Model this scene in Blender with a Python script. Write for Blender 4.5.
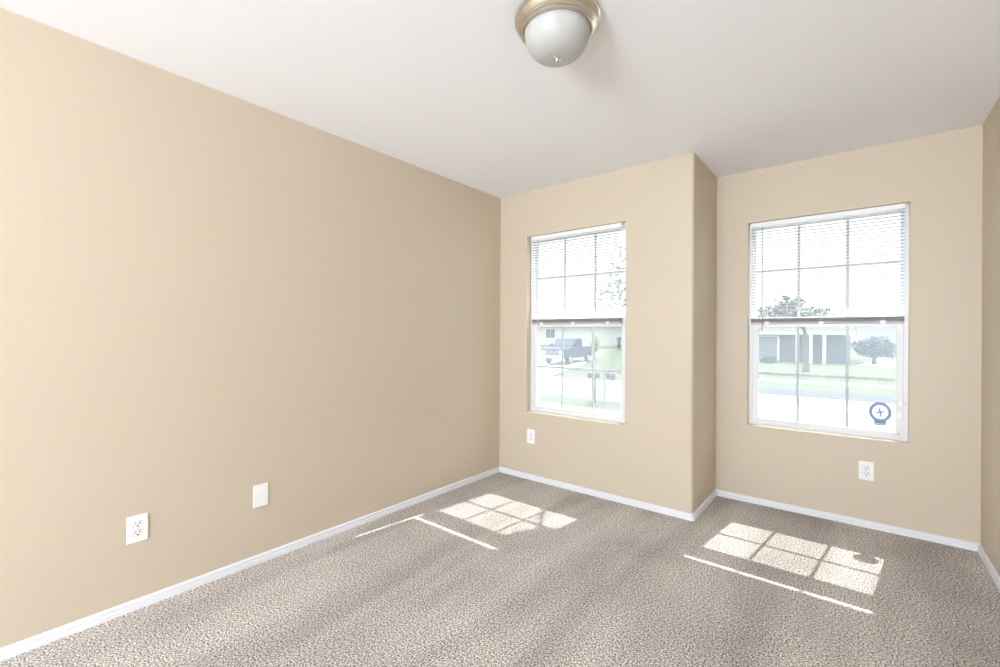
import bpy, bmesh, math, random
from mathutils import Vector, Matrix
PI = math.pi
scene = bpy.context.scene
for o in list(bpy.data.objects):
    bpy.data.objects.remove(o)
COL = scene.collection

# ------------------------------------------------------------------ camera
yaw, pitch, roll = 0.67850, 0.0001, 0.0052
fw = Vector((-math.sin(yaw)*math.cos(pitch), math.cos(yaw)*math.cos(pitch), math.sin(pitch)))
rt = Vector((math.cos(yaw), math.sin(yaw), 0)); up = rt.cross(fw)
r2 = math.cos(roll)*rt + math.sin(roll)*up
u2 = -math.sin(roll)*rt + math.cos(roll)*up
cam_data = bpy.data.cameras.new('camera'); cam = bpy.data.objects.new('camera', cam_data)
COL.objects.link(cam)
cam.matrix_world = Matrix(((r2.x, u2.x, -fw.x, 2.4585), (r2.y, u2.y, -fw.y, -3.0503),
                           (r2.z, u2.z, -fw.z, 1.2118), (0, 0, 0, 1)))
cam_data.sensor_width = 36.0; cam_data.lens = 445.56*36/1000
cam_data.clip_start = 0.02; cam_data.clip_end = 500
scene.camera = cam

# ------------------------------------------------------------------ world, sun, exposure
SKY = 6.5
SUN = 8.8
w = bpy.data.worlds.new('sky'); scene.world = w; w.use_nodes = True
nt = w.node_tree; nt.nodes.clear()
tc = nt.nodes.new('ShaderNodeTexCoord'); sep = nt.nodes.new('ShaderNodeSeparateXYZ')
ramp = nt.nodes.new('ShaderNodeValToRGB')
# sky shaped by height: dimmed behind the blinds, raised above to light the room
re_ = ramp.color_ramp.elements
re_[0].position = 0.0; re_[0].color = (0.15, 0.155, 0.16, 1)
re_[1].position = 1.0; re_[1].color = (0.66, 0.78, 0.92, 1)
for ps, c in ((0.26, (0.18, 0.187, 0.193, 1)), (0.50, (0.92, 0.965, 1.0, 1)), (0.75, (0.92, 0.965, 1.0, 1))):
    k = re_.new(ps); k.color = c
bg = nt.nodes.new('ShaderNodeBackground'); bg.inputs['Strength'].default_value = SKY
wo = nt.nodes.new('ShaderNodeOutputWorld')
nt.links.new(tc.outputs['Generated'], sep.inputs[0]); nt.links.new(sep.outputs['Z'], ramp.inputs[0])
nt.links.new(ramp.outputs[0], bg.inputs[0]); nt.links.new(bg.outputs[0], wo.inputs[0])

sd = bpy.data.lights.new('sun', 'SUN'); sun = bpy.data.objects.new('sun', sd); COL.objects.link(sun)
sd.energy = SUN; sd.angle = math.radians(0.53); sd.color = (1.0, 0.97, 0.93)
sun.location = (3, 20, 20)
sun.rotation_euler = Vector((-0.12, -1.0, -1.2)).to_track_quat('-Z', 'Y').to_euler()

# added fill lamp: unseen soft disc behind the camera, aimed forward and up
fd = bpy.data.lights.new('fill_lamp', 'AREA'); fd.shape = 'DISK'; fd.size = 1.9; fd.energy = 292; fd.color = (0.81, 0.90, 1.0)
fill_lamp = bpy.data.objects.new('fill_lamp', fd); COL.objects.link(fill_lamp); fill_lamp.location = (1.9, -7.2, 1.35)
fill_lamp.rotation_euler = Vector((0.10, 0.74, 0.56)).to_track_quat('-Z', 'Y').to_euler()

vs = scene.view_settings
scene.display_settings.display_device = 'sRGB'
vs.view_transform = 'Standard'; vs.look = 'None'; vs.exposure = 0.35; vs.gamma = 1.0; vs.use_curve_mapping = False
cy = scene.cycles
cy.use_denoising = True
cy.max_bounces = 14; cy.diffuse_bounces = 10; cy.transparent_max_bounces = 24
cy.sample_clamp_indirect = 12.0
cy.caustics_reflective = False; cy.caustics_refractive = False

# ------------------------------------------------------------------ geometry helpers
class MB:
    def __init__(s): s.bm = bmesh.new(); s.mi = 0
    def _tag(s, faces):
        for f in faces: f.material_index = s.mi
    def box(s, x0, x1, y0, y1, z0, z1, bev=0.0, seg=2):
        c = bmesh.ops.create_cube(s.bm, size=1.0)['verts']
        for v in c:
            v.co = Vector(((x0+x1)/2 + v.co.x*(x1-x0), (y0+y1)/2 + v.co.y*(y1-y0), (z0+z1)/2 + v.co.z*(z1-z0)))
        fs = set(f for v in c for f in v.link_faces)
        if bev > 0:
            es = list(set(e for v in c for e in v.link_edges))
            r = bmesh.ops.bevel(s.bm, geom=es, offset=bev, segments=seg, affect='EDGES', profile=0.5)
            fs = set(f for f in fs if f.is_valid) | set(r['faces'])
        s._tag(fs); return s
    def obox(s, c, sx, sy, sz, m, bev=0.0):            # oriented box, m = 3x3
        n0 = set(s.bm.verts); s.box(-sx/2, sx/2, -sy/2, sy/2, -sz/2, sz/2, bev)
        for v in s.bm.verts:
            if v not in n0: v.co = m @ v.co + Vector(c)
        return s
    def tube(s, pts, rad, n=10, cap=True):
        pts = [Vector(p) for p in pts]; rr = rad if isinstance(rad, (list, tuple)) else [rad]*len(pts)
        rings = []
        for i, p in enumerate(pts):
            d = (pts[min(i+1, len(pts)-1)] - pts[max(i-1, 0)]).normalized()
            a = Vector((0, 0, 1)) if abs(d.z) < 0.9 else Vector((1, 0, 0))
            e1 = d.cross(a).normalized(); e2 = d.cross(e1).normalized()
            rings.append([s.bm.verts.new(p + rr[i]*(math.cos(2*PI*k/n)*e1 + math.sin(2*PI*k/n)*e2)) for k in range(n)])
        fs = []
        for a, b in zip(rings, rings[1:]):
            for k in range(n): fs.append(s.bm.faces.new((a[k], a[(k+1) % n], b[(k+1) % n], b[k])))
        if cap:
            fs.append(s.bm.faces.new(rings[0][::-1])); fs.append(s.bm.faces.new(rings[-1]))
        for f in fs: f.smooth = True
        s._tag(fs); return s
    def lathe(s, prof, n=48, c=(0, 0, 0)):
        rings = []; fs = []
        for r, z in prof:
            if r < 1e-6: rings.append([s.bm.verts.new((c[0], c[1], c[2]+z))])
            else: rings.append([s.bm.verts.new((c[0]+r*math.cos(2*PI*k/n), c[1]+r*math.sin(2*PI*k/n), c[2]+z)) for k in range(n)])
        for a, b in zip(rings, rings[1:]):
            for k in range(n):
                k2 = (k+1) % n
                if len(a) == 1 and len(b) == 1: continue
                if len(a) == 1: fs.append(s.bm.faces.new((a[0], b[k2], b[k])))
                elif len(b) == 1: fs.append(s.bm.faces.new((a[k], a[k2], b[0])))
                else: fs.append(s.bm.faces.new((a[k], a[k2], b[k2], b[k])))
        for f in fs: f.smooth = True
        s._tag(fs); return s
    def prism(s, poly, axis, a, b, bev=0.0):
        # poly: 2-D points; axis 'x': (y,z) extruded in x; 'y': (x,z); 'z': (x,y)
        def P(u, v, t): return {'x': (t, u, v), 'y': (u, t, v), 'z': (u, v, t)}[axis]
        A = [s.bm.verts.new(P(u, v, a)) for u, v in poly]; B = [s.bm.verts.new(P(u, v, b)) for u, v in poly]
        n = len(poly); fs = [s.bm.faces.new(A), s.bm.faces.new(B[::-1])]
        for k in range(n): fs.append(s.bm.faces.new((A[k], B[k], B[(k+1) % n], A[(k+1) % n])))
        if bev > 0:
            es = list(set(e for f in fs[:2] for e in f.edges))
            r = bmesh.ops.bevel(s.bm, geom=es, offset=bev, segments=2, affect='EDGES', profile=0.5)
            fs = [f for f in fs if f.is_valid] + list(r['faces'])
        s._tag(fs); return s
    def quad(s, a, b, c, d):
        f = s.bm.faces.new([s.bm.verts.new(p) for p in (a, b, c, d)]); s._tag([f]); return s
    def build(s, name, mats, parent=None, loc=None):
        bmesh.ops.recalc_face_normals(s.bm, faces=s.bm.faces[:])
        for e in s.bm.edges:
            if len(e.link_faces) == 2 and e.calc_face_angle(0) > 0.55: e.smooth = False
        me = bpy.data.meshes.new(name); s.bm.to_mesh(me); s.bm.free()
        for m in (mats if isinstance(mats, (list, tuple)) else [mats]): me.materials.append(m)
        o = bpy.data.objects.new(name, me); COL.objects.link(o)
        if parent is not None: o.parent = parent
        if loc is not None: o.location = loc
        return o

def tag(o, label=None, cat=None, group=None, kind=None):
    if label: o['label'] = label
    if cat: o['category'] = cat
    if group: o['group'] = group
    if kind: o['kind'] = kind
    return o

def empty(name, loc, rz=0.0):
    o = bpy.data.objects.new(name, None); o.empty_display_size = 0.1
    o.location = loc; o.rotation_euler = (0, 0, rz); COL.objects.link(o); return o

# ------------------------------------------------------------------ materials
def new_mat(name):
    m = bpy.data.materials.new(name); m.use_nodes = True
    n = m.node_tree; b = n.nodes['Principled BSDF']; return m, n, b

def plain(name, col, rough=0.5, metal=0.0, bump=0.0, bscale=200.0, spec=0.5, var=0.0, vscale=6.0, bdist=0.002):
    m, n, b = new_mat(name)
    b.inputs['Roughness'].default_value = rough; b.inputs['Metallic'].default_value = metal
    b.inputs['Specular IOR Level'].default_value = spec
    t = n.nodes.new('ShaderNodeTexCoord')
    if var > 0:
        nz = n.nodes.new('ShaderNodeTexNoise'); nz.inputs['Scale'].default_value = vscale; nz.inputs['Detail'].default_value = 4
        rp = n.nodes.new('ShaderNodeValToRGB')
        rp.color_ramp.elements[0].position = 0.3; rp.color_ramp.elements[1].position = 0.7
        rp.color_ramp.elements[0].color = tuple(c*(1-var) for c in col)+(1,)
        rp.color_ramp.elements[1].color = tuple(min(1, c*(1+var)) for c in col)+(1,)
        n.links.new(t.outputs['Object'], nz.inputs['Vector']); n.links.new(nz.outputs['Fac'], rp.inputs[0])
        n.links.new(rp.outputs[0], b.inputs['Base Color'])
    else:
        b.inputs['Base Color'].default_value = tuple(col)+(1,)
    if bump > 0:
        nb = n.nodes.new('ShaderNodeTexNoise'); nb.inputs['Scale'].default_value = bscale; nb.inputs['Detail'].default_value = 3
        bp = n.nodes.new('ShaderNodeBump'); bp.inputs['Strength'].default_value = bump; bp.inputs['Distance'].default_value = bdist
        n.links.new(t.outputs['Object'], nb.inputs['Vector']); n.links.new(nb.outputs['Fac'], bp.inputs['Height'])
        n.links.new(bp.outputs[0], b.inputs['Normal'])
    return m

def translucent(name, col, tcol, fac, rough=0.5):
    m = bpy.data.materials.new(name); m.use_nodes = True; n = m.node_tree; n.nodes.clear()
    d = n.nodes.new('ShaderNodeBsdfPrincipled'); d.inputs['Base Color'].default_value = tuple(col)+(1,); d.inputs['Roughness'].default_value = rough
    t = n.nodes.new('ShaderNodeBsdfTranslucent'); t.inputs['Color'].default_value = tuple(tcol)+(1,)
    mx = n.nodes.new('ShaderNodeMixShader'); mx.inputs[0].default_value = fac
    o = n.nodes.new('ShaderNodeOutputMaterial')
    n.links.new(d.outputs[0], mx.inputs[1]); n.links.new(t.outputs[0], mx.inputs[2]); n.links.new(mx.outputs[0], o.inputs[0])
    return m

def sheer(name, clear, dcol, tfrac, gloss=0.0):
    """partly see-through sheet: clear = share of light that passes straight, rest scatters"""
    m = bpy.data.materials.new(name); m.use_nodes = True; n = m.node_tree; n.nodes.clear()
    tr = n.nodes.new('ShaderNodeBsdfTransparent')
    d = n.nodes.new('ShaderNodeBsdfDiffuse'); d.inputs['Color'].default_value = tuple(dcol)+(1,)
    tl = n.nodes.new('ShaderNodeBsdfTranslucent'); tl.inputs['Color'].default_value = tuple(dcol)+(1,)
    m1 = n.nodes.new('ShaderNodeMixShader'); m1.inputs[0].default_value = tfrac
    m2 = n.nodes.new('ShaderNodeMixShader'); m2.inputs[0].default_value = 1-clear
    o = n.nodes.new('ShaderNodeOutputMaterial')
    n.links.new(d.outputs[0], m1.inputs[1]); n.links.new(tl.outputs[0], m1.inputs[2])
    n.links.new(tr.outputs[0], m2.inputs[1]); n.links.new(m1.outputs[0], m2.inputs[2])
    last = m2
    if gloss > 0:
        g = n.nodes.new('ShaderNodeBsdfGlossy'); g.inputs['Roughness'].default_value = 0.02
        m3 = n.nodes.new('ShaderNodeMixShader'); m3.inputs[0].default_value = gloss
        n.links.new(m2.outputs[0], m3.inputs[1]); n.links.new(g.outputs[0], m3.inputs[2]); last = m3
    n.links.new(last.outputs[0], o.inputs[0]); return m

def carpet_mat():
    m, n, b = new_mat('carpet_pile')
    b.inputs['Roughness'].default_value = 0.95; b.inputs['Specular IOR Level'].default_value = 0.1
    t = n.nodes.new('ShaderNodeTexCoord')
    def noise(scale, det, vec=None, dist=0.0, rough=0.5):
        z = n.nodes.new('ShaderNodeTexNoise'); z.inputs['Scale'].default_value = scale
        z.inputs['Detail'].default_value = det; z.inputs['Distortion'].default_value = dist; z.inputs['Roughness'].default_value = rough
        n.links.new(vec if vec is not None else t.outputs['Object'], z.inputs['Vector']); return z
    tuft = noise(140, 4, rough=0.7)
    rp = n.nodes.new('ShaderNodeValToRGB'); e = rp.color_ramp.elements
    e[0].position = 0.39; e[0].color = (0.09, 0.076, 0.064, 1)
    e[1].position = 0.63; e[1].color = (0.82, 0.80, 0.785, 1)
    k = e.new(0.475); k.color = (0.325, 0.295, 0.272, 1)
    k = e.new(0.54); k.color = (0.555, 0.525, 0.497, 1)
    n.links.new(tuft.outputs['Fac'], rp.inputs[0])
    # vacuum tracks: long brushed strokes where the pile leans another way
    mp = n.nodes.new('ShaderNodeMapping'); mp.inputs['Rotation'].default_value = (0, 0, math.radians(-28)); mp.inputs['Scale'].default_value = (3.4, 0.55, 1); mp.inputs['Location'].default_value = (2.15, 0.9, 0)
    n.links.new(t.outputs['Object'], mp.inputs[0])
    st = noise(1.0, 3, mp.outputs[0], dist=0.8)
    sr = n.nodes.new('ShaderNodeMapRange'); sr.inputs[1].default_value = 0.38; sr.inputs[2].default_value = 0.62
    sr.inputs[3].default_value = 0.98; sr.inputs[4].default_value = 1.26
    n.links.new(st.outputs['Fac'], sr.inputs[0])
    bl = noise(2.2, 4, dist=0.4)
    br = n.nodes.new('ShaderNodeMapRange'); br.inputs[1].default_value = 0.35; br.inputs[2].default_value = 0.65
    br.inputs[3].default_value = 0.95; br.inputs[4].default_value = 1.10
    n.links.new(bl.outputs['Fac'], br.inputs[0])
    mu = n.nodes.new('ShaderNodeMath'); mu.operation = 'MULTIPLY'
    n.links.new(sr.outputs[0], mu.inputs[0]); n.links.new(br.outputs[0], mu.inputs[1])
    vm = n.nodes.new('ShaderNodeVectorMath'); vm.operation = 'SCALE'
    n.links.new(rp.outputs[0], vm.inputs[0]); n.links.new(mu.outputs[0], vm.inputs['Scale'])
    n.links.new(vm.outputs[0], b.inputs['Base Color'])
    bp = n.nodes.new('ShaderNodeBump'); bp.inputs['Strength'].default_value = 0.6; bp.inputs['Distance'].default_value = 0.006
    n.links.new(tuft.outputs['Fac'], bp.inputs['Height']); n.links.new(bp.outputs[0], b.inputs['Normal'])
    return m

def striped(name, c1, c2, scale, axis='Z', rough=0.7, dist=0.0):
    m, n, b = new_mat(name); b.inputs['Roughness'].default_value = rough
    t = n.nodes.new('ShaderNodeTexCoord'); wv = n.nodes.new('ShaderNodeTexWave')
    wv.bands_direction = axis; wv.inputs['Scale'].default_value = scale; wv.inputs['Distortion'].default_value = dist
    rp = n.nodes.new('ShaderNodeValToRGB'); rp.color_ramp.elements[0].color = tuple(c1)+(1,); rp.color_ramp.elements[1].color = tuple(c2)+(1,)
    rp.color_ramp.elements[0].position = 0.05; rp.color_ramp.elements[1].position = 0.25
    n.links.new(t.outputs['Object'], wv.inputs[0]); n.links.new(wv.outputs[0], rp.inputs[0]); n.links.new(rp.outputs[0], b.inputs['Base Color'])
    return m

M = {}
M['wall'] = plain('tan_wall_paint', (0.58, 0.503, 0.397), 0.45, bump=0.22, bscale=95, spec=0.35)
M['ceiling'] = plain('ceiling_paint', (0.875, 0.885, 0.93), 0.85, bump=0.12, bscale=130, spec=0.1)
M['trim'] = plain('white_trim_paint', (0.76, 0.78, 0.82), 0.35)
M['carpet'] = carpet_mat()
M['vinyl'] = plain('white_vinyl', (0.74, 0.75, 0.765), 0.4)
M['grille'] = plain('grille_bars', (0.54, 0.57, 0.595), 0.5)
M['glass'] = sheer('window_glass', 0.95, (0.85, 0.92, 1.0), 0.8)
M['screen'] = sheer('insect_screen_mesh', 0.50, (0.165, 0.19, 0.215), 0.5)  # real mesh, its scatter also tuned to lay a glare veil over the outdoors
M['slat'] = translucent('blind_vinyl', (0.28, 0.285, 0.29), (0.5, 0.5, 0.5), 0.02)
M['rail'] = plain('blind_rail_enamel', (0.48, 0.455, 0.465), 0.45)
M['head'] = plain('blind_head_enamel', (0.82, 0.82, 0.84), 0.4)
M['cord'] = plain('blind_cord', (0.85, 0.85, 0.84), 0.8)
M['wand'] = plain('clear_wand_plastic', (0.45, 0.46, 0.48), 0.25)
M['plate'] = plain('white_plate_plastic', (0.86, 0.86, 0.88), 0.3)
M['slot'] = plain('dark_slot', (0.03, 0.028, 0.026), 0.6)
M['screw'] = plain('painted_screw', (0.7, 0.7, 0.7), 0.35, metal=0.3)
M['seam'] = plain('plate_seam', (0.28, 0.27, 0.26), 0.6)
M['nickel'] = plain('brushed_nickel', (0.66, 0.60, 0.52), 0.28, metal=1.0, var=0.06, vscale=40)
M['bowl'] = translucent('frosted_bowl_glass', (0.62, 0.625, 0.62), (0.6, 0.6, 0.6), 0.25, 0.42)
M['decal_blue'] = translucent('decal_blue', (0.14, 0.18, 0.29), (0.14, 0.18, 0.28), 0.4, 0.4)
M['decal_white'] = translucent('decal_white', (0.82, 0.84, 0.88), (0.85, 0.87, 0.92), 0.5, 0.4)
M['grass'] = plain('lawn_grass', (0.046, 0.064, 0.019), 0.9, var=0.35, vscale=1.2, bump=0.4, bscale=40, bdist=0.02)
M['concrete'] = plain('pale_concrete', (0.50, 0.49, 0.46), 0.85, var=0.08, vscale=1.5)
M['gutter'] = plain('gutter_concrete', (0.026, 0.028, 0.034), 0.9, var=0.1, vscale=2)
M['bark'] = plain('bark', (0.11, 0.085, 0.065), 0.9, var=0.3, vscale=9, bump=0.6, bscale=20, bdist=0.02)
M['leaf'] = translucent('green_leaf', (0.05, 0.095, 0.03), (0.075, 0.13, 0.03), 0.35)
M['leaf_dark'] = translucent('dark_green_leaf', (0.022, 0.036, 0.018), (0.03, 0.05, 0.015), 0.3)
M['leaf_mid'] = translucent('grey_green_leaf', (0.15, 0.19, 0.22), (0.12, 0.16, 0.18), 0.3)
M['leaf_lime'] = translucent('lime_leaf', (0.24, 0.30, 0.07), (0.30, 0.38, 0.08), 0.35)
M['truck'] = plain('navy_car_paint', (0.010, 0.020, 0.045), 0.4, spec=0.25)
M['tyre'] = plain('tyre_rubber', (0.02, 0.02, 0.021), 0.8)
M['chrome'] = plain('chrome', (0.75, 0.76, 0.78), 0.12, metal=1.0)
M['carglass'] = plain('car_glass', (0.02, 0.03, 0.04), 0.05)
M['lampglass'] = plain('headlamp_lens', (0.75, 0.77, 0.8), 0.1)
M['brick'] = plain('greyed_brick', (0.075, 0.085, 0.11), 0.9, var=0.2, vscale=5)
M['siding'] = striped('pale_siding', (0.36, 0.35, 0.33), (0.50, 0.48, 0.45), 3.0)
M['shingle'] = plain('grey_shingle', (0.12, 0.115, 0.11), 0.9, var=0.25, vscale=7)
M['paleroof'] = plain('washed_out_roof', (0.42, 0.42, 0.42), 0.8, var=0.08, vscale=3)  # roof colour paled so it washes out to white as if in glare
M['housetrim'] = plain('house_white_trim', (0.72, 0.72, 0.70), 0.6)
M['housedark'] = plain('house_door_paint', (0.05, 0.055, 0.07), 0.5)
M['garage'] = striped('garage_door_panels', (0.12, 0.13, 0.15), (0.15, 0.16, 0.18), 1.1)
M['postpale'] = plain('weathered_post', (0.30, 0.27, 0.25), 0.85, var=0.2, vscale=20)
M['postgrey'] = plain('grey_post_paint', (0.17, 0.20, 0.20), 0.8, var=0.1, vscale=20)
M['boxgrey'] = plain('mailbox_enamel', (0.045, 0.05, 0.06), 0.4)
M['roofslab'] = plain('eave_paint', (0.6, 0.6, 0.58), 0.8)

# ------------------------------------------------------------------ room shell
H = 2.40; W1 = 1.616; DD = 0.603; W2 = 2.995; YB = -8.6; T = 0.15
OP_Z0, OP_Z1 = 0.56, 2.022
C1, C2 = 0.717, 2.261          # window centres
HWO = 0.433

def panel_wall(name, path, out, holes, zs_extra=(), mats=None, smooth_arc=False, ztop=H):
    """path: interior plan points with arc length, out: matching exterior points; holes: (s0,s1,z0,z1)"""
    s = [0.0]
    for a, b in zip(path, path[1:]): s.append(s[-1] + (Vector(b)-Vector(a)).length)
    cuts = sorted(set([round(v, 5) for v in s] + [round(h[k], 5) for h in holes for k in (0, 1)]))
    zc = sorted(set([0.0, ztop] + [h[k] for h in holes for k in (2, 3)]))
    def at(P, v):
        for i in range(len(s)-1):
            if v <= s[i+1] + 1e-6:
                t = (v-s[i])/(s[i+1]-s[i]) if s[i+1] > s[i] else 0
                return Vector(P[i]).lerp(Vector(P[i+1]), t)
        return Vector(P[-1])
    bm = bmesh.new()
    def outp(v):
        # straight across the wall wherever a segment is longer than the corner arc
        return at(out, v)
    I = [[bm.verts.new((*at(path, v), z)) for z in zc] for v in cuts]
    O = [[bm.verts.new((*outp(v), z)) for z in zc] for v in cuts]
    def solid(i, j):
        if i < 0 or j < 0 or i >= len(cuts)-1 or j >= len(zc)-1: return False
        cs = (cuts[i]+cuts[i+1])/2; cz = (zc[j]+zc[j+1])/2
        return not any(h[0] < cs < h[1] and h[2] < cz < h[3] for h in holes)
    hole_edges = []
    def face(vs):
        vs2 = []
        for v in vs:
            if v not in vs2: vs2.append(v)
        try: return bm.faces.new(vs2)
        except ValueError: return None
    for i in range(len(cuts)-1):
        for j in range(len(zc)-1):
            if not solid(i, j): continue
            face((I[i][j], I[i+1][j], I[i+1][j+1], I[i][j+1])); face((O[i][j], O[i][j+1], O[i+1][j+1], O[i+1][j]))
            for di, dj, a, b in ((-1, 0, (i, j), (i, j+1)), (1, 0, (i+1, j), (i+1, j+1)), (0, -1, (i, j), (i+1, j)), (0, 1, (i, j+1), (i+1, j+1))):
                if not solid(i+di, j+dj):
                    A, B = I[a[0]][a[1]], I[b[0]][b[1]]
                    face((A, B, O[b[0]][b[1]], O[a[0]][a[1]]))
                    if 0 <= i+di < len(cuts)-1 and 0 <= j+dj < len(zc)-1: hole_edges.append((A, B))
    es = [bm.edges.get(p) for p in hole_edges]; es = [e for e in es if e]
    if es: bmesh.ops.bevel(bm, geom=es, offset=0.007, segments=3, affect='EDGES', profile=0.5)
    bmesh.ops.remove_doubles(bm, verts=bm.verts[:], dist=1e-5)
    bmesh.ops.recalc_face_normals(bm, faces=bm.faces[:])
    if smooth_arc:
        for f in bm.faces:
            if f.calc_area() > 0: f.smooth = False
    me = bpy.data.meshes.new(name); bm.to_mesh(me); bm.free(); me.materials.append(mats or M['wall'])
    o = bpy.data.objects.new(name, me); COL.objects.link(o)
    return tag(o, kind='structure')

RB = 0.018
arc = [(W1-RB + RB*math.sin(a), RB - RB*math.cos(a)) for a in [k*PI/2/6 for k in range(7)]]
path = [(0, 0)] + arc + [(W1, DD), (W2, DD)]
outp = [(0, T)] + [(W1-T, T)]*7 + [(W1-T, DD+T), (W2, DD+T)]
# keep the wall's outside straight across from the openings: extra path points beside the holes
def with_points(path, outp):
    p2, o2 = [], []
    for x in (0, C1-HWO, C1+HWO): p2.append((x, 0)); o2.append((x, T))
    p2 += arc; o2 += [(W1-T, T)]*7
    p2 += [(W1, DD)]; o2 += [(W1-T, DD+T)]
    for x in (C2-HWO, C2+HWO, W2): p2.append((x, DD)); o2.append((x, DD+T))
    return p2, o2
path, outp = with_points(path, outp)
ss = [0.0]
for a, b in zip(path, path[1:]): ss.append(ss[-1] + (Vector(b)-Vector(a)).length)
sW2a = ss[len(path)-3]; sW2b = ss[len(path)-2]
panel_wall('wall_front', path, outp, [(C1-HWO, C1+HWO, OP_Z0, OP_Z1), (sW2a, sW2b, OP_Z0, OP_Z1)])
panel_wall('wall_left', [(0, YB), (0, T)], [(-T, YB), (-T, T)], [])
panel_wall('wall_right', [(W2, DD+T), (W2, YB)], [(W2+T, DD+T), (W2+T, YB)], [])
DX0, DX1, DZ1 = 0.35, 2.65, 2.08
panel_wall('wall_back', [(W2, YB), (DX1, YB), (DX0, YB), (0, YB)], [(W2, YB-T), (DX1, YB-T), (DX0, YB-T), (0, YB-T)],
           [(W2-DX1, W2-DX0, -0.01, DZ1)], mats=M['ceiling'])
b = MB(); b.box(-T, W2+T, YB-T, DD+T, -0.15, 0.0); tag(b.build('floor', M['carpet']), kind='structure')
b = MB(); b.prism([(-T, YB-T), (W2+T, YB-T), (W2+T, DD+T), (W1-T, DD+T), (W1-T, T), (-T, T)], 'z', H, H+0.18)
tag(b.build('ceiling', M['ceiling']), kind='structure')

# baseboards: low two-step moulding half sunk in the carpet pile
BB = [(0, -0.0), (0.0135, -0.0), (0.0135, 0.0185), (0.0125, 0.0200), (0.0075, 0.0215), (0.0075, 0.0240), (0.0105, 0.0262), (0.0105, 0.036), (0.006, 0.041), (0.003, 0.043), (0, 0.043)]
def baseboard(name, pts, closed=False):
    """sweep the profile along plan points; room is on the right-hand side of travel"""
    bm = bmesh.new(); P = [Vector(p) for p in pts]; rings = []
    for i, p in enumerate(P):
        ds = []
        if i > 0: ds.append((P[i]-P[i-1]).normalized())
        if i < len(P)-1: ds.append((P[i+1]-P[i]).normalized())
        ns = [Vector((d.y, -d.x)) for d in ds]
        if len(ns) == 2:
            n = (ns[0]+ns[1]).normalized(); n = n/ n.dot(ns[0])
        else: n = ns[0]
        rings.append([bm.verts.new((p.x+n.x*u, p.y+n.y*u, z)) for u, z in BB])
    for a, c in zip(rings, rings[1:]):
        for k in range(len(BB)): bm.faces.new((a[k], c[k], c[(k+1) % len(BB)], a[(k+1) % len(BB)]))
    bm.faces.new(rings[0]); bm.faces.new(rings[-1][::-1])
    bmesh.ops.recalc_face_normals(bm, faces=bm.faces[:])
    me = bpy.data.meshes.new(name); bm.to_mesh(me); bm.free(); me.materials.append(M['trim'])
    o = bpy.data.objects.new(name, me); COL.objects.link(o); return tag(o, kind='structure')
G = 0.0135
baseboard('baseboard_left', [(0, YB), (0, -G)])
baseboard('baseboard_front', [(0, 0), (W1-0.006, 0), (W1, 0.006), (W1, DD), (W2, DD)])
baseboard('baseboard_right', [(W2, DD-G), (W2, YB)])
baseboard('baseboard_back', [(W2-G, YB), (DX1+0.06, YB)])

# unseen sliding patio door, added behind the camera to let in more daylight
d = empty('fill_door', (0, YB, 0)); tag(d, 'added unseen sliding patio door behind the camera, letting in fill daylight', 'door', kind='structure')
b = MB()
b.box(DX0, DX0+0.05, -0.12, -0.02, 0, DZ1); b.box(DX1-0.05, DX1, -0.12, -0.02, 0, DZ1)
b.box(DX0+0.05, DX1-0.05, -0.12, -0.02, DZ1-0.05, DZ1); b.box(DX0+0.05, DX1-0.05, -0.12, -0.02, 0, 0.03)
b.build('frame', M['vinyl'], d)
b = MB(); xm = (DX0+DX1)/2
for x0, x1, y in ((DX0+0.05, xm+0.03, -0.06), (xm-0.03, DX1-0.05, -0.10)):
    b.box(x0, x0+0.06, y, y+0.03, 0.03, DZ1-0.05); b.box(x1-0.06, x1, y, y+0.03, 0.03, DZ1-0.05)
    b.box(x0+0.06, x1-0.06, y, y+0.03, DZ1-0.11, DZ1-0.05); b.box(x0+0.06, x1-0.06, y, y+0.03, 0.03, 0.12)
b.build('sash', M['vinyl'], d)
b = MB()
for x0, x1, y in ((DX0+0.11, xm-0.03, -0.047), (xm+0.03, DX1-0.11, -0.087)): b.box(x0, x1, y, y+0.004, 0.12, DZ1-0.11)
b.build('glass_pane', M['glass'], d)

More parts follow.
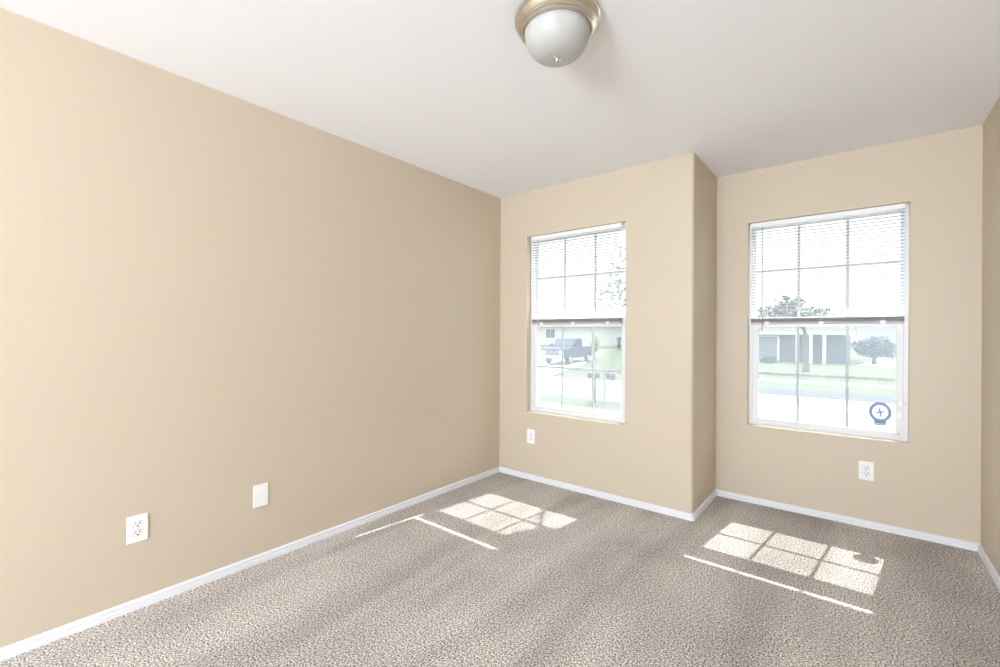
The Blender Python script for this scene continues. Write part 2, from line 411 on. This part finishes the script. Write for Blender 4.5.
# ------------------------------------------------------------------ windows (single hung, sashes three panes wide)
def window(name, cx, y0):
    b = MB(); z0, z1 = OP_Z0, OP_Z1; L = 0.433; F = 0.412
    b.box(-L, -F, .058, .15, z0, z1); b.box(F, L, .058, .15, z0, z1)
    b.box(-F, F, .058, .15, z1-.022, z1); b.box(-F, F, .058, .15, z0, z0+.015)
    fr = b.build(name, M['vinyl'], loc=(cx, y0, 0)); tag(fr, kind='structure')
    # lower sash
    b = MB(); S = 0.376
    b.box(-F, -S, .064, .100, .575, 1.33, .003); b.box(S, F, .064, .100, .575, 1.33, .003)
    b.box(-S, S, .064, .100, .575, .607, .003); b.box(-S, S, .064, .100, 1.268, 1.33, .003)
    b.box(-F, F, .058, .066, .575, .583, .002)
    lo = b.build('lower_sash', M['vinyl'], fr)
    b = MB(); b.box(-S, S, .0765, .0790, .607, 1.268); b.build('glass_pane', M['glass'], lo)
    b = MB()
    for x in (-.136, .136): b.box(x-.0085, x+.0085, .0800, .0880, .607, 1.268)
    for x0, x1 in ((-S, -.1445), (-.1275, .1275), (.1445, S)): b.box(x0, x1, .0800, .0880, .936-.008, .936+.008)
    b.build('grille', M['grille'], lo)
    # upper sash
    b = MB(); U = 0.398
    b.box(-F, -U, .103, .135, 1.295, 2.0); b.box(U, F, .103, .135, 1.295, 2.0)
    b.box(-U, U, .103, .135, 1.295, 1.34); b.box(-U, U, .103, .135, 1.985, 2.0)
    us = b.build('upper_sash', M['vinyl'], fr)
    b = MB(); b.box(-U, U, .1125, .1150, 1.34, 1.985); b.build('glass_pane', M['glass'], us)
    b = MB()
    for x in (-.136, .136): b.box(x-.0085, x+.0085, .1165, .1245, 1.34, 1.985)
    for x0, x1 in ((-U, -.1445), (-.1275, .1275), (.1445, U)): b.box(x0, x1, .1165, .1245, 1.68-.008, 1.68+.008)
    b.build('grille', M['grille'], us)
    # half-height insect screen outside
    b = MB(); b.box(-F, -F+.015, .139, .148, .576, 1.32); b.box(F-.015, F, .139, .148, .576, 1.32)
    b.box(-F+.015, F-.015, .139, .148, .576, .592); b.box(-F+.015, F-.015, .139, .148, 1.305, 1.32)
    sf = b.build('screen_frame', M['vinyl'], fr)
    b = MB(); b.quad((-F+.015, .143, .592), (F-.015, .143, .592), (F-.015, .143, 1.305), (-F+.015, .143, 1.305))
    b.build('insect_screen', M['screen'], sf)
    return fr, lo
win1, low1 = window('window_1', C1+0.004, 0.0)
win2, low2 = window('window_2', C2, DD)
# small vent stop and screw on the second window's right stile
b = MB(); b.box(.385, .402, .056, .064, .700, .735, .002); b.build('vent_stop', M['plate'], low2)
b = MB(); b.lathe([(0, .0), (.004, .0), (.004, .003), (0, .004)], 12)
o = b.build('screw', M['slot'], low2); o.rotation_euler = (PI/2, 0, 0); o.location = (.390, .0636, .597)

# ------------------------------------------------------------------ mini blinds
def blind(cx, y0, hw, wand_x, label):
    r = empty('mini_blind', (cx, y0, 0)); tag(r, label, 'blind', 'half-raised mini blinds')
    yc = 0.020
    b = MB(); b.box(-hw-.002, hw+.002, yc-.0135, yc+.0135, 1.990, 2.019, .002); hd = b.build('headrail', M['head'], r)
    b = MB()
    z = 1.970
    def slat(z, tilt=0.0, crown=.0022):
        n = 4; top = []; bot = []
        for k in range(n+1):
            u = -1 + 2*k/n; y = u*.0125; zz = crown*(1-u*u)
            ca, sa = math.cos(tilt), math.sin(tilt)
            top.append((yc + y*ca - zz*sa, z + y*sa + zz*ca)); bot.append((yc + y*ca - (zz-.0005)*sa, z + y*sa + (zz-.0005)*ca))
        b.prism(top + bot[::-1], 'x', -hw, hw)
    while z > 1.380:
        slat(z, tilt=0.0); z -= 0.0215
    b.build('slats', M['slat'], r)
    b = MB()
    for k in range(21): slat(1.3035 + k*.00135, crown=.0012)
    b.build('slat_stack', M['rail'], r)
    b = MB(); b.box(-hw, hw, yc-.0125, yc+.0125, 1.287, 1.302, .004); rl = b.build('bottom_rail', M['rail'], r)
    for x in (-hw+.10, 0.0, hw-.10):
        b = MB()
        for y in (yc-.0138, yc+.0138): b.tube([(x, y, 1.300), (x, y, 1.992)], .0007, 6)
        b.tube([(x+.004, yc, 1.302), (x+.004, yc, 1.992)], .0008, 6)
        b.build('ladder_cord', M['cord'], r)
        b = MB(); b.box(x-.013, x+.013, yc-.0142, yc-.0118, 1.286, 1.306, .001); b.build('cord_button', M['head'], rl)
    b = MB(); b.tube([(wand_x, .001, 1.985), (wand_x, -.004, 1.97), (wand_x, -.004, 1.238)], [.0022, .0034, .0034], 8)
    b.build('tilt_wand', M['wand'], r)
    return r
blind(C1+0.004, 0.0, .393, 0.398-C1, 'half-raised white mini blind in the left window, nearest the long blank wall')
blind(C2-0.002, DD, .414, 1.9198-C2, 'half-raised white mini blind in the recessed right window, above the round decal')

# ------------------------------------------------------------------ round decal on the lower sash glass
dx, dz = 2.564, 0.724
dec = empty('window_decal', (dx, DD+.0757, dz)); dec.scale = (1, 1, 1.14); tag(dec, 'round blue compass decal with ribbon on the lower right window glass', 'decal')
b = MB(); n = 48; Ro, Ri = .0560, .0385
for k in range(n):
    a0, a1 = 2*PI*k/n, 2*PI*(k+1)/n
    f = lambda r, a, y: (r*math.cos(a), y, r*math.sin(a))
    b.quad(f(Ri, a0, -.0006), f(Ro, a0, -.0006), f(Ro, a1, -.0006), f(Ri, a1, -.0006))
b.build('ring', M['decal_blue'], dec)
b = MB()
b.bm.faces.new([b.bm.verts.new((Ri*math.cos(2*PI*k/n), -.0003, Ri*math.sin(2*PI*k/n))) for k in range(n)])
b.build('disc', M['decal_white'], dec)
b = MB()
for k in range(4):
    a = PI/2*k + .06; L = .036 if k % 2 else .032
    tip = (L*math.cos(a), -.0008, L*math.sin(a)); s1 = (.011*math.cos(a+PI/4), -.0008, .011*math.sin(a+PI/4))
    b.bm.faces.new([b.bm.verts.new(p) for p in ((0, -.0008, 0), tip, s1)])
    s2 = (.005*math.cos(a-PI/4), -.0008, .005*math.sin(a-PI/4))
    b.bm.faces.new([b.bm.verts.new(p) for p in ((0, -.0008, 0), s2, tip)])
b.build('compass_star', M['decal_blue'], dec)
b = MB(); n = 10
for k in range(n):
    u0, u1 = -1+2*k/n, -1+2*(k+1)/n
    g = lambda u, t: (u*.030, -.0010, -.0490 - .0035*(1-u*u) - t)
    b.quad(g(u0, 0), g(u1, 0), g(u1, .0225), g(u0, .0225))
rb = b.build('ribbon', M['decal_blue'], dec)
b = MB()
for k in range(n):
    u0, u1 = -.75+1.5*k/n, -.75+1.5*(k+1)/n
    g = lambda u, t: (u*.030, -.0013, -.0490 - .0035*(1-u*u) - t)
    b.quad(g(u0, .0115), g(u1, .0115), g(u1, .0165), g(u0, .0165))
b.build('ribbon_band', M['decal_white'], rb)

# two-piece contact sensor between the sash stile and the jamb
b = MB(); b.box(-.010, .010, -.009, .0, -.016, .016, .002)
se = b.build('contact_sensor', M['plate'], loc=(C2+.398, DD+.0555, .792))
tag(se, 'tiny white contact sensor on the right stile of the window with the decal', 'sensor')
b = MB(); b.tube([(.010, -.004, .001), (.022, -.004, .002), (.033, -.004, .001)], .0016, 6); b.build('lead', M['rail'], se)

# ------------------------------------------------------------------ wall plates
def outlet_parts(r, duplex=True):
    b = MB(); b.box(-.0375, .0375, 0, .006, -.0585, .0585, .0025); p = b.build('cover_plate', M['plate'], r)
    if duplex:
        for s in (1, -1):
            zc = s*.0195
            b = MB()
            poly = []
            for k in range(28):
                a = 2*PI*k/28; poly.append((.0168*math.cos(a), max(-.0135, min(.0135, .0172*math.sin(a)))+zc))
            b.prism(poly, 'y', .0055, .0078)
            b.mi = 1
            b.box(-.0088, -.0056, .0070, .0081, zc-.0005, zc+.0095); b.box(.0056, .0084, .0070, .0081, zc+.0005, zc+.0085)
            b.lathe([(0, .0), (.0036, .0), (.0036, .0012), (0, .0012)], 12)
            vs = [v for v in b.bm.verts][-26:]
            for v in vs: v.co = Vector((v.co.x, .0070+v.co.z, zc-.0065+v.co.y))
            b.mi = 2
            for k in range(28):                              # fine dark seam round the receptacle
                a0, a1 = 2*PI*k/28, 2*PI*(k+1)/28
                f = lambda a, q: (q*.0168*math.cos(a), .0064, q*max(-.0135, min(.0135, .0172*math.sin(a)))+zc)
                b.quad(f(a0, 1.0), f(a1, 1.0), f(a1, 1.07), f(a0, 1.07))
            b.build('receptacle', [M['plate'], M['slot'], M['seam']], r)
        b = MB(); b.lathe([(0, .0), (.0032, .0), (.0030, .0012), (0, .0016)], 14); o = b.build('screw', M['screw'], r)
        o.rotation_euler = (-PI/2, 0, 0); o.location = (0, .0058, 0)
    else:
        for s in (1, -1):
            b = MB(); b.lathe([(0, .0), (.0030, .0), (.0028, .0010), (0, .0013)], 14); o = b.build('screw', M['plate'], r)
            o.rotation_euler = (-PI/2, 0, 0); o.location = (0, .0058, s*.041)
# local +y points out of the wall: left wall -> +x, front walls -> -y
def outlet(loc, rz, label, duplex=True, name='wall_outlet', cat='outlet', group='duplex wall outlets'):
    r = empty(name, loc, rz); tag(r, label, cat, group); outlet_parts(r, duplex); return r
outlet((0, -2.525, .351), -PI/2, 'white duplex outlet low on the long left wall, nearest the camera')
outlet((0, -2.009, .352), -PI/2, 'blank white cover plate without sockets low on the long left wall', False, 'blank_plate', 'wall plate', None)
outlet((.337, 0, .358), PI, 'white duplex outlet under the left window, beside the room corner')
outlet((2.4965, DD, .356), PI, 'white duplex outlet under the recessed right window')

# ------------------------------------------------------------------ ceiling light
lx, ly = 1.566, -1.608
cl = empty('ceiling_light', (lx, ly, H)); tag(cl, 'flush mount ceiling light with brushed nickel pan and frosted bowl', 'ceiling light')
b = MB(); b.lathe([(0, -.0005), (.156, -.0005), (.160, -.002), (.160, -.012), (.157, -.014), (.157, -.018), (.150, -.028), (.146, -.032), (.146, -.037),
                   (.1435, -.039), (.1435, -.043), (.138, -.046), (.138, -.050), (.134, -.053), (.128, -.0535), (.124, -.050), (.120, -.040), (0, -.040)], 72)
b.build('pan', M['nickel'], cl)
prof = [(.124, -.048)]
for k in range(1, 15):
    a = k/14*PI/2; prof.append((.123*math.cos(a)**0.66, -.048 - .101*math.sin(a)))
prof[-1] = (0, -.149)
b = MB(); b.lathe(prof, 64); b.build('glass_bowl', M['bowl'], cl)
b = MB(); b.lathe([(0, -.143), (.017, -.146), (.0185, -.148), (.015, -.152), (.008, -.154), (.0065, -.158), (.008, -.161), (.0075, -.167), (0, -.169)], 24)
b.build('finial', M['nickel'], cl)

# ------------------------------------------------------------------ outdoors
ZG = -1.09
def slab(name, poly, z0, z1, mat, label=None):
    b = MB(); b.prism(poly, 'z', z0, z1); o = b.build(name, mat); tag(o, label, kind='structure'); return o
def lawn():
    bm = bmesh.new(); nx, ny = 60, 60; X0, X1, Y0, Y1 = -70, 60, -60, 90
    # far lawn beyond the sidewalk rises gently to the houses
    xs = [X0+(X1-X0)*i/nx for i in range(nx+1)]; ys = [Y0, -12, -8] + [Y for Y in (T+.8, 2, 4, 6)] + [7.4, 9.3, 11.1, 11.3, 16.6, 17, 19.6, 22.4, 24.4] + [26+4*k for k in range(17)]
    def hgt(x, y):
        if y < 6: return ZG+.02 + .75*min(1, max(0, (6-y)/5.0))
        h = ZG+.02
        if y > 24.4: h += .035*(y-24.4)*min(1, max(0, (-6-x)/12))
        if 11.2 < y < 16.8: h = ZG-.35
        return h
    V = [[bm.verts.new((x, y, hgt(x, y))) for y in ys] for x in xs]
    for i in range(nx):
        for j in range(len(ys)-1): bm.faces.new((V[i][j], V[i+1][j], V[i+1][j+1], V[i][j+1]))
    me = bpy.data.meshes.new('lawn'); bm.to_mesh(me); bm.free(); me.materials.append(M['grass'])
    o = bpy.data.objects.new('lawn', me); COL.objects.link(o); tag(o, kind='structure')
lawn()
slab('street', [(-70, 11.25), (60, 11.25), (60, 16.7), (-70, 16.7)], ZG-.2, ZG+.02, M['concrete'])
slab('gutter', [(0.0-4.5, 16.7), (60, 16.7), (60, 19.5), (-4.5, 19.2)], ZG-.2, ZG+.026, M['gutter'])
slab('curb', [(-70, 16.7), (-4.5, 16.7), (-4.5, 17.0), (-70, 17.0)], ZG-.2, ZG+.05, M['concrete'])
slab('sidewalk', [(-70, 22.4), (60, 22.4), (60, 23.5), (-70, 23.5)], ZG-.1, ZG+.035, M['concrete'])
slab('near_sidewalk', [(-70, 7.4), (60, 7.4), (60, 9.3), (-70, 9.3)], ZG-.1, ZG+.035, M['concrete'])
slab('patio', [(-6, YB-14), (9, YB-14), (9, YB-T), (-6, YB-T)], -.5, -.12, M['concrete'])  # unseen slab added so light bounced from behind carries no lawn green
slab('near_driveway', [(-1.6, 3.2), (7.5, 3.2), (7.5, 11.25), (-1.6, 11.25)], ZG-.1, ZG+.045, M['concrete'])
# slab('driveway', [(-26, 17.0), (-10.3, 17.0), (-12.6, 24.3), (-15.9, 33), (-26, 33)], ZG-.1, ZG+.30, M['concrete']) if False else None
# driveway across the street follows the rising lawn
b = MB(); z = lambda y, x: ZG+.06 + (.035*(y-24.4)*min(1, max(0, (-6-x)/12)) if y > 24.4 else 0)
rows = [(16.9, -30, -10.2), (22.5, -29, -12.0), (24.4, -28, -12.6), (28, -27.5, -13.9), (33, -27, -15.6), (37.5, -26, -17.2)]
for (ya, xa0, xa1), (yb, xb0, xb1) in zip(rows, rows[1:]):
    N = 8
    for k in range(N):
        p = lambda y, x0, x1, t: (x0+(x1-x0)*t, y, z(y, x0+(x1-x0)*t)+.02)
        b.quad(p(ya, xa0, xa1, k/N), p(ya, xa0, xa1, (k+1)/N), p(yb, xb0, xb1, (k+1)/N), p(yb, xb0, xb1, k/N))
bmesh.ops.remove_doubles(b.bm, verts=b.bm.verts[:], dist=1e-4)
tag(b.build('driveway', M['concrete']), kind='structure')
def ground(x, y):
    return ZG+.02 + (.035*(y-24.4)*min(1, max(0, (-6-x)/12)) if y > 24.4 else 0)

# --- plants
def leaves(b, rng, c, r, n, size, flat=1.0):
    for _ in range(n):
        while True:
            v = Vector((rng.uniform(-1, 1), rng.uniform(-1, 1), rng.uniform(-1, 1)))
            if v.length <= 1: break
        p = Vector(c) + Vector((v.x*r[0], v.y*r[1], v.z*r[2]))
        d = Vector((rng.gauss(0, 1), rng.gauss(0, 1), rng.gauss(0, .6))).normalized()
        e = d.cross(Vector((rng.gauss(0, 1), rng.gauss(0, 1), rng.gauss(0, 1)))).normalized()
        s = size*rng.uniform(.7, 1.3)
        b.quad(p-d*s, p+e*s*.45, p+d*s, p-e*s*.45)
def tree(name, loc, trunk, clusters, leafmat, label, cat='tree', seed=1, tr=.14, size=.09, dens=260, branches=True):
    rng = random.Random(seed); r = empty(name, loc); tag(r, label, cat)
    b = MB(); b.tube([(0, 0, -.1), (0, 0, .12), (.02, .01, .5)] + trunk, [tr*1.9, tr*1.35, tr] + [tr*(1-.45*(k+1)/len(trunk)) for k in range(len(trunk))], 12)
    top = Vector(trunk[-1])
    if branches:
        for c, rr in clusters:
            mid = top.lerp(Vector(c), .5) + Vector((0, 0, .12*rr[2]))
            b.tube([top - Vector((0, 0, .15)), mid, Vector(c)], [tr*.45, tr*.28, tr*.1], 7)
    b.build('trunk', M['bark'], r)
    b = MB()
    for c, rr in clusters: leaves(b, rng, c, rr, int(dens*rr[0]*rr[1]*rr[2]/.2), size)
    b.build('foliage', leafmat, r)
    return r
# yard tree just outside, its crown showing in the left window's upper right
rng = random.Random(5)
cl1 = [((-.75, -.1, 3.05), (.40, .5, .30)), ((-.55, 0, 3.45), (.45, .5, .26)), ((-.45, .1, 3.85), (.5, .6, .28)), ((-.9, .1, 3.62), (.22, .3, .07)),
       ((-.3, 0, 2.72), (.33, .4, .10)), ((-.72, 0, 2.48), (.22, .3, .10)), ((.2, .2, 4.3), (.7, .7, .4)), ((.5, .1, 3.5), (.5, .5, .5)), ((0, .1, 4.9), (.6, .6, .4))]
tree('yard_tree', (-.62, 5.6, ZG+.08), [(.05, .02, 1.4), (.08, .02, 2.6), (.05, .02, 3.4)], cl1, M['leaf'],
     'leafy green tree close outside, at the upper right of the left window', seed=3, tr=.09, size=.055, dens=300)
yt = bpy.data.objects['yard_tree']
b = MB(); b.tube([(.05, .02, 3.3), (.55, -1.2, 3.5), (1.2, -2.9, 3.75), (1.90, -4.25, 3.74)], [.05, .04, .025, .010], 8); b.build('limb', M['bark'], yt)
b = MB(); leaves(b, random.Random(8), (1.95, -4.30, 3.70), (.24, .22, .20), 420, .055); b.build('limb_foliage', M['leaf'], yt)
# tree on the lawn across the street
cl2 = [((-.9, 0, 3.6), (1.1, .9, .8)), ((-1.9, 0, 3.5), (.9, .8, .7)), ((.2, 0, 3.5), (.8, .8, .55)), ((-.9, 0, 4.35), (.9, .8, .45)), ((1.1, 0, 3.6), (.35, .4, .25)), ((-2.7, 0, 3.3), (.5, .5, .4))]
tree('lawn_tree', (-.12, 30.6, ground(-.12, 30.6)), [(0, 0, 1.3), (-.05, 0, 2.4), (-.2, 0, 2.9)], cl2, M['leaf_dark'],
     'dark tree with a bare flared trunk on the lawn across the street', seed=9, tr=.15, size=.16, dens=90)
# pale tree at the right house end
cl3 = [((0, 0, 1.25), (1.2, 1, .8)), ((.9, 0, 1.1), (.9, .8, .7)), ((-.7, 0, 1.3), (.8, .8, .6)), ((.2, 0, 1.9), (.8, .8, .4))]
tree('round_tree', (3.4, 43.5, ground(3.4, 43.5)), [(0, 0, .6), (0, 0, .8)], cl3, M['leaf_mid'],
     'low round-headed tree right of the dark grey house', seed=11, tr=.12, size=.16, dens=110)
cl4 = [((0, 0, 1.15), (.42, .4, .5)), ((-.12, 0, .75), (.38, .36, .3)), ((.1, 0, 1.55), (.3, .3, .3))]
tree('lime_shrub', (-15.0, 31.4, ground(-15.0, 31.4)), [(0, 0, .35), (0, 0, .45)], cl4, M['leaf_lime'],
     'upright lime green shrub behind the tail of the pickup', 'shrub', seed=13, tr=.06, size=.11, dens=900)
cl5 = [((0, 0, .5), (.25, .25, .2)), ((.05, 0, 1.25), (.32, .3, .14)), ((0, 0, .85), (.16, .16, .3))]
tree('thin_shrub', (-17.3, 41.5, ground(-17.3, 41.5)), [(0, 0, .7), (0, 0, 1.0)], cl5, M['leaf_dark'],
     'thin grey shrub before the pale house, right of the lime shrub', 'shrub', seed=17, tr=.05, size=.12, dens=900)
for i, (x, y, rx, lab) in enumerate(((-3.3, 38.6, .75, 'low bush at the foot of the grey house garage, left of the trunk'),)):
    rg = random.Random(30+i); r = empty('low_bush', (x, y, ground(x, y))); tag(r, lab, 'bush')
    b = MB(); leaves(b, rg, (0, 0, .28), (rx, .5, .32), 420, .10); b.build('foliage', M['leaf_dark'], r)
    b = MB(); b.tube([(0, 0, -.05), (0, 0, .3)], .03, 8); b.build('stem', M['bark'], r)

# --- pickup truck, nose towards the street
def pickup(loc, rz):
    r = empty('pickup_truck', loc, rz); tag(r, 'dark navy pickup truck parked nose out on the driveway across the street', 'truck')
    # local: +x = nose, y across, z up
    L = 2.72; Wd = .95
    def arch(cx, rad=.44, n=9): return [(cx + rad*math.cos(PI - PI*k/n), .40 + rad*math.sin(PI*k/n)) for k in range(n+1)]
    low = [(-L, .50), (-L, .46)]
    low = [(-L, 1.12), (-L, .45)] + arch(-1.62) + arch(1.62) + [(L-.08, .42), (L, .55), (L, .98), (L-.10, 1.10), (1.15, 1.20), (-.75, 1.20), (-.75, 1.16), (-L, 1.16)]
    b = MB(); b.prism(low[1:], 'y', -Wd, Wd, .03); b.build('body', M['truck'], r)
    b = MB(); b.prism([(1.12, 1.19), (.45, 1.80), (.25, 1.86), (-.55, 1.86), (-.70, 1.80), (-.78, 1.19)], 'y', -.80, .80, .05); cab = b.build('cab', M['truck'], r)
    for s in (-1, 1):
        for pl in ([(.88, 1.26), (.40, 1.74), (.18, 1.76), (.18, 1.26)], [(.10, 1.26), (.10, 1.76), (-.52, 1.76), (-.62, 1.26)]):
            b = MB(); b.prism(pl, 'y', s*.803-.006, s*.803+.006); b.build('side_window', M['carglass'], cab)
    m = Matrix.Rotation(-math.atan2(.67, .61)+PI/2, 3, 'Y')
    b = MB(); dv = Vector((-.67, 0, .61)).normalized(); nv = Vector((.61, 0, .67)).normalized()
    c0 = Vector((1.02, 0, 1.28)) + nv*.012
    for _ in (0,):
        a = c0 + Vector((0, -.70, 0)); d_ = c0 + Vector((0, .70, 0)); e1 = c0 + dv*.66 + Vector((0, .60, 0)); e0 = c0 + dv*.66 + Vector((0, -.60, 0))
        b.quad(a, d_, e1, e0); b.quad(a-nv*.01, d_-nv*.01, e1-nv*.01, e0-nv*.01)
    b.build('windshield', M['carglass'], cab)
    b = MB(); b.box(L-.02, L+.14, -.93, .93, .44, .66, .04); b.build('bumper', M['chrome'], r)
    b = MB(); b.box(L-.02, L+.03, -.48, .48, .70, .98, .015); b.mi = 1
    for k in range(4): b.box(L+.028, L+.04, -.46, .46, .735+.065*k, .755+.065*k)
    b.build('grille', [M['carglass'], M['chrome']], r)
    for s in (-1, 1):
        b = MB(); b.box(L-.06, L+.025, min(s*.54, s*.92), max(s*.54, s*.92), .74, .98, .02); b.build('headlight', M['lampglass'], r)
        b = MB(); b.box(.86, 1.04, min(s*.83, s*1.06), max(s*.83, s*1.06), 1.26, 1.44, .03); b.build('mirror', M['truck'], r)
        for hx in (-.32, .42):
            b = MB(); b.box(hx, hx+.16, min(s*.953, s*.965), max(s*.953, s*.965), 1.03, 1.06, .003); b.build('door_handle', M['chrome'], r)
    b = MB(); b.box(-L+.2, -.85, -.78, .78, 1.165, 1.185); b.build('bed_cover', M['tyre'], r)
    for x in (-1.62, 1.62):
        for s in (-1, 1):
            b = MB(); b.lathe([(0, -.11), (.23, -.11), (.25, -.125), (.34, -.125), (.385, -.09), (.385, .09), (.34, .125), (.25, .125), (.23, .10), (0, .10)], 28)
            wv = b.build('wheel', M['tyre'], r); wv.rotation_euler = (PI/2, 0, 0); wv.location = (x, s*.83, .385)
            b = MB(); b.lathe([(0, -.13), (.06, -.13), (.07, -.115), (.22, -.118), (.235, -.126), (.235, -.09), (0, -.09)], 20)
            b.lathe([(0, .13), (.06, .13), (.07, .115), (.22, .118), (.235, .126), (.235, .09), (0, .09)], 20)
            b.build('hub', M['chrome'], wv)
    return r
pickup((-14.75, 26.6, ground(-14.75, 26.6)+.05), math.radians(-85))

slab('far_driveway', [(2.4, 40.2), (4.6, 39.6), (7.4, 58), (4.4, 58)], ZG-.1, ZG+.045, M['concrete'])

# --- mailboxes
def mailbox(loc, rz, x0, x1, ptop, postmat, label, brace):
    r = empty('mailbox', loc, rz); tag(r, label, 'mailbox', 'mailboxes by the street')
    b = MB(); b.box(-.05, .05, -.05, .05, -.1, ptop, .006)
    if brace: b.prism([(-.05, ptop), (.05, ptop), (0, ptop+.05)], 'y', -.05, .05)
    b.build('post', postmat, r)
    if brace:
        b = MB(); b.box(.05, x1, -.045, .045, .78, .83, .004); b.build('arm', postmat, r)
        b = MB(); b.tube([(.04, 0, .52), (x1-.06, 0, .785)], .022, 6); b.build('brace', postmat, r)
    pr = [(-.085, .832), (.085, .832), (.085, .955)] + [(.085*math.cos(a), .955+.07*math.sin(a)) for a in [PI*k/8 for k in range(1, 8)]] + [(-.085, .955)]
    b = MB(); b.prism(pr, 'x', x0, x1, .006); bx = b.build('box', M['boxgrey'], r)
    e = x1 if brace else x0; d = .012 if brace else -.012
    b = MB(); b.box(min(e, e+d), max(e, e+d), -.08, .08, .84, .96, .004); b.build('lid', M['boxgrey'], bx)
    xm = (x0+x1)/2
    b = MB(); b.box(xm-.05, xm+.05, -.094, -.088, .93, .96); b.build('flag', M['postpale'], bx)
mailbox((-4.33, 10.35, ZG+.02), math.radians(35), -.22, .16, .832, M['postgrey'], 'grey mailbox on top of a grey post, nearer the truck of the pair', False)
mailbox((-4.02, 10.45, ZG+.02), math.radians(35), .07, .33, 1.0, M['postpale'], 'grey mailbox on the side of a pale braced post, right of the pair', True)

# --- houses across the street
def house(loc, x0, x1, y0, y1, hw, ridge, label, wallm, win, porch=None, gar=None, door=None, roofm='shingle'):
    r = empty('house', loc); tag(r, label, 'house')
    b = MB(); b.box(x0, x1, y0, y1, -.3, hw)
    ym = (y0+y1)/2
    b.build('wall', wallm, r)
    b = MB(); o = .45; t = .16
    b.prism([(y0-o, hw-.05), (ym, ridge), (y1+o, hw-.05), (y1+o, hw+t-.05), (ym, ridge+t), (y0-o, hw+t-.05)], 'x', x0-o, x1+o); b.build('roof', M[roofm], r)
    for g in (x0, x1-.12):
        b = MB(); b.prism([(y0, hw), (y1, hw), (ym, ridge-.02)], 'x', g, g+.12); b.build('gable', wallm, r)
    b = MB(); b.box(x0-o, x1+o, y0-o-.04, y0-o, hw-.12, hw+.14); b.build('fascia', M['housetrim'], r)
    for (wx0, wx1, wz0, wz1) in win:
        b = MB(); b.box(wx0-.08, wx1+.08, y0-.05, y0-.005, wz0-.08, wz0); b.box(wx0-.08, wx1+.08, y0-.05, y0-.005, wz1, wz1+.08)
        b.box(wx0-.08, wx0, y0-.05, y0-.005, wz0, wz1); b.box(wx1, wx1+.08, y0-.05, y0-.005, wz0, wz1)
        b.box((wx0+wx1)/2-.025, (wx0+wx1)/2+.025, y0-.04, y0-.005, wz0, wz1)
        f = b.build('window', M['housetrim'], r)
        b = MB(); b.box(wx0, wx1, y0-.02, y0-.004, wz0, wz1); b.build('pane', M['carglass'], f)
    if gar:
        gx0, gx1, gz = gar
        b = MB(); b.box(gx0, gx1, y0-.03, y0-.005, 0, gz); b.build('garage_door', M['garage'], r)
        b = MB(); b.box(gx0-.14, gx0, y0-.06, y0-.005, 0, gz+.14); b.box(gx1, gx1+.14, y0-.06, y0-.005, 0, gz+.14); b.box(gx0, gx1, y0-.06, y0-.005, gz, gz+.14)
        b.build('garage_trim', M['housetrim'], r)
    if door:
        b = MB(); b.box(door, door+.95, y0-.03, y0-.005, 0, 2.05); b.build('door', M['housedark'], r)
    if porch:
        px0, px1, cols = porch
        b = MB(); b.box(px0, px1, y0-1.9, y0-.46, hw-.10, hw+.14); b.build('porch_roof', M['housetrim'], r)
        for cx in cols:
            b = MB(); b.box(cx-.11, cx+.11, y0-1.85, y0-1.63, -.1, hw-.10, .02); b.build('column', M['housetrim'], r)
    return r
house((-1.2, 42.5, ground(-1.2, 42.5)), -5.2, 3.0, 0, 8, 2.45, 4.6, 'dark grey house with porch columns seen behind the bare trunk', M['brick'],
      [], porch=(-.4, 1.6, (-.3, .62, 1.5)), gar=(-4.4, -1.9, 2.1), door=.1)
house((-27, 47, ground(-27, 47)), -9, 9.5, 0, 9, 2.7, 5.0, 'pale house with siding far behind the pickup', M['siding'],
      [(-3, -1.6, .9, 2.1)], gar=(-8, -4.5, 2.2), roofm='paleroof')
# ------------------------------------------------------------------ sky portals at the openings (sampling aid for the daylight)
def portal(x0, x1, z0, z1, y, face):
    l = bpy.data.lights.new('sky_portal', 'AREA'); l.shape = 'RECTANGLE'; l.size = x1-x0; l.size_y = z1-z0; l.cycles.is_portal = True
    o = bpy.data.objects.new('sky_portal', l); COL.objects.link(o); o.location = ((x0+x1)/2, y, (z0+z1)/2)
    o.rotation_euler = (PI/2 if face > 0 else -PI/2, 0, 0) if False else Vector((0, face, 0)).to_track_quat('-Z', 'Y').to_euler()
portal(C1-HWO, C1+HWO, OP_Z0, OP_Z1, T+.02, -1)
portal(C2-HWO, C2+HWO, OP_Z0, OP_Z1, DD+T+.02, -1)
portal(DX0, DX1, 0, DZ1, YB-T-.02, 1)
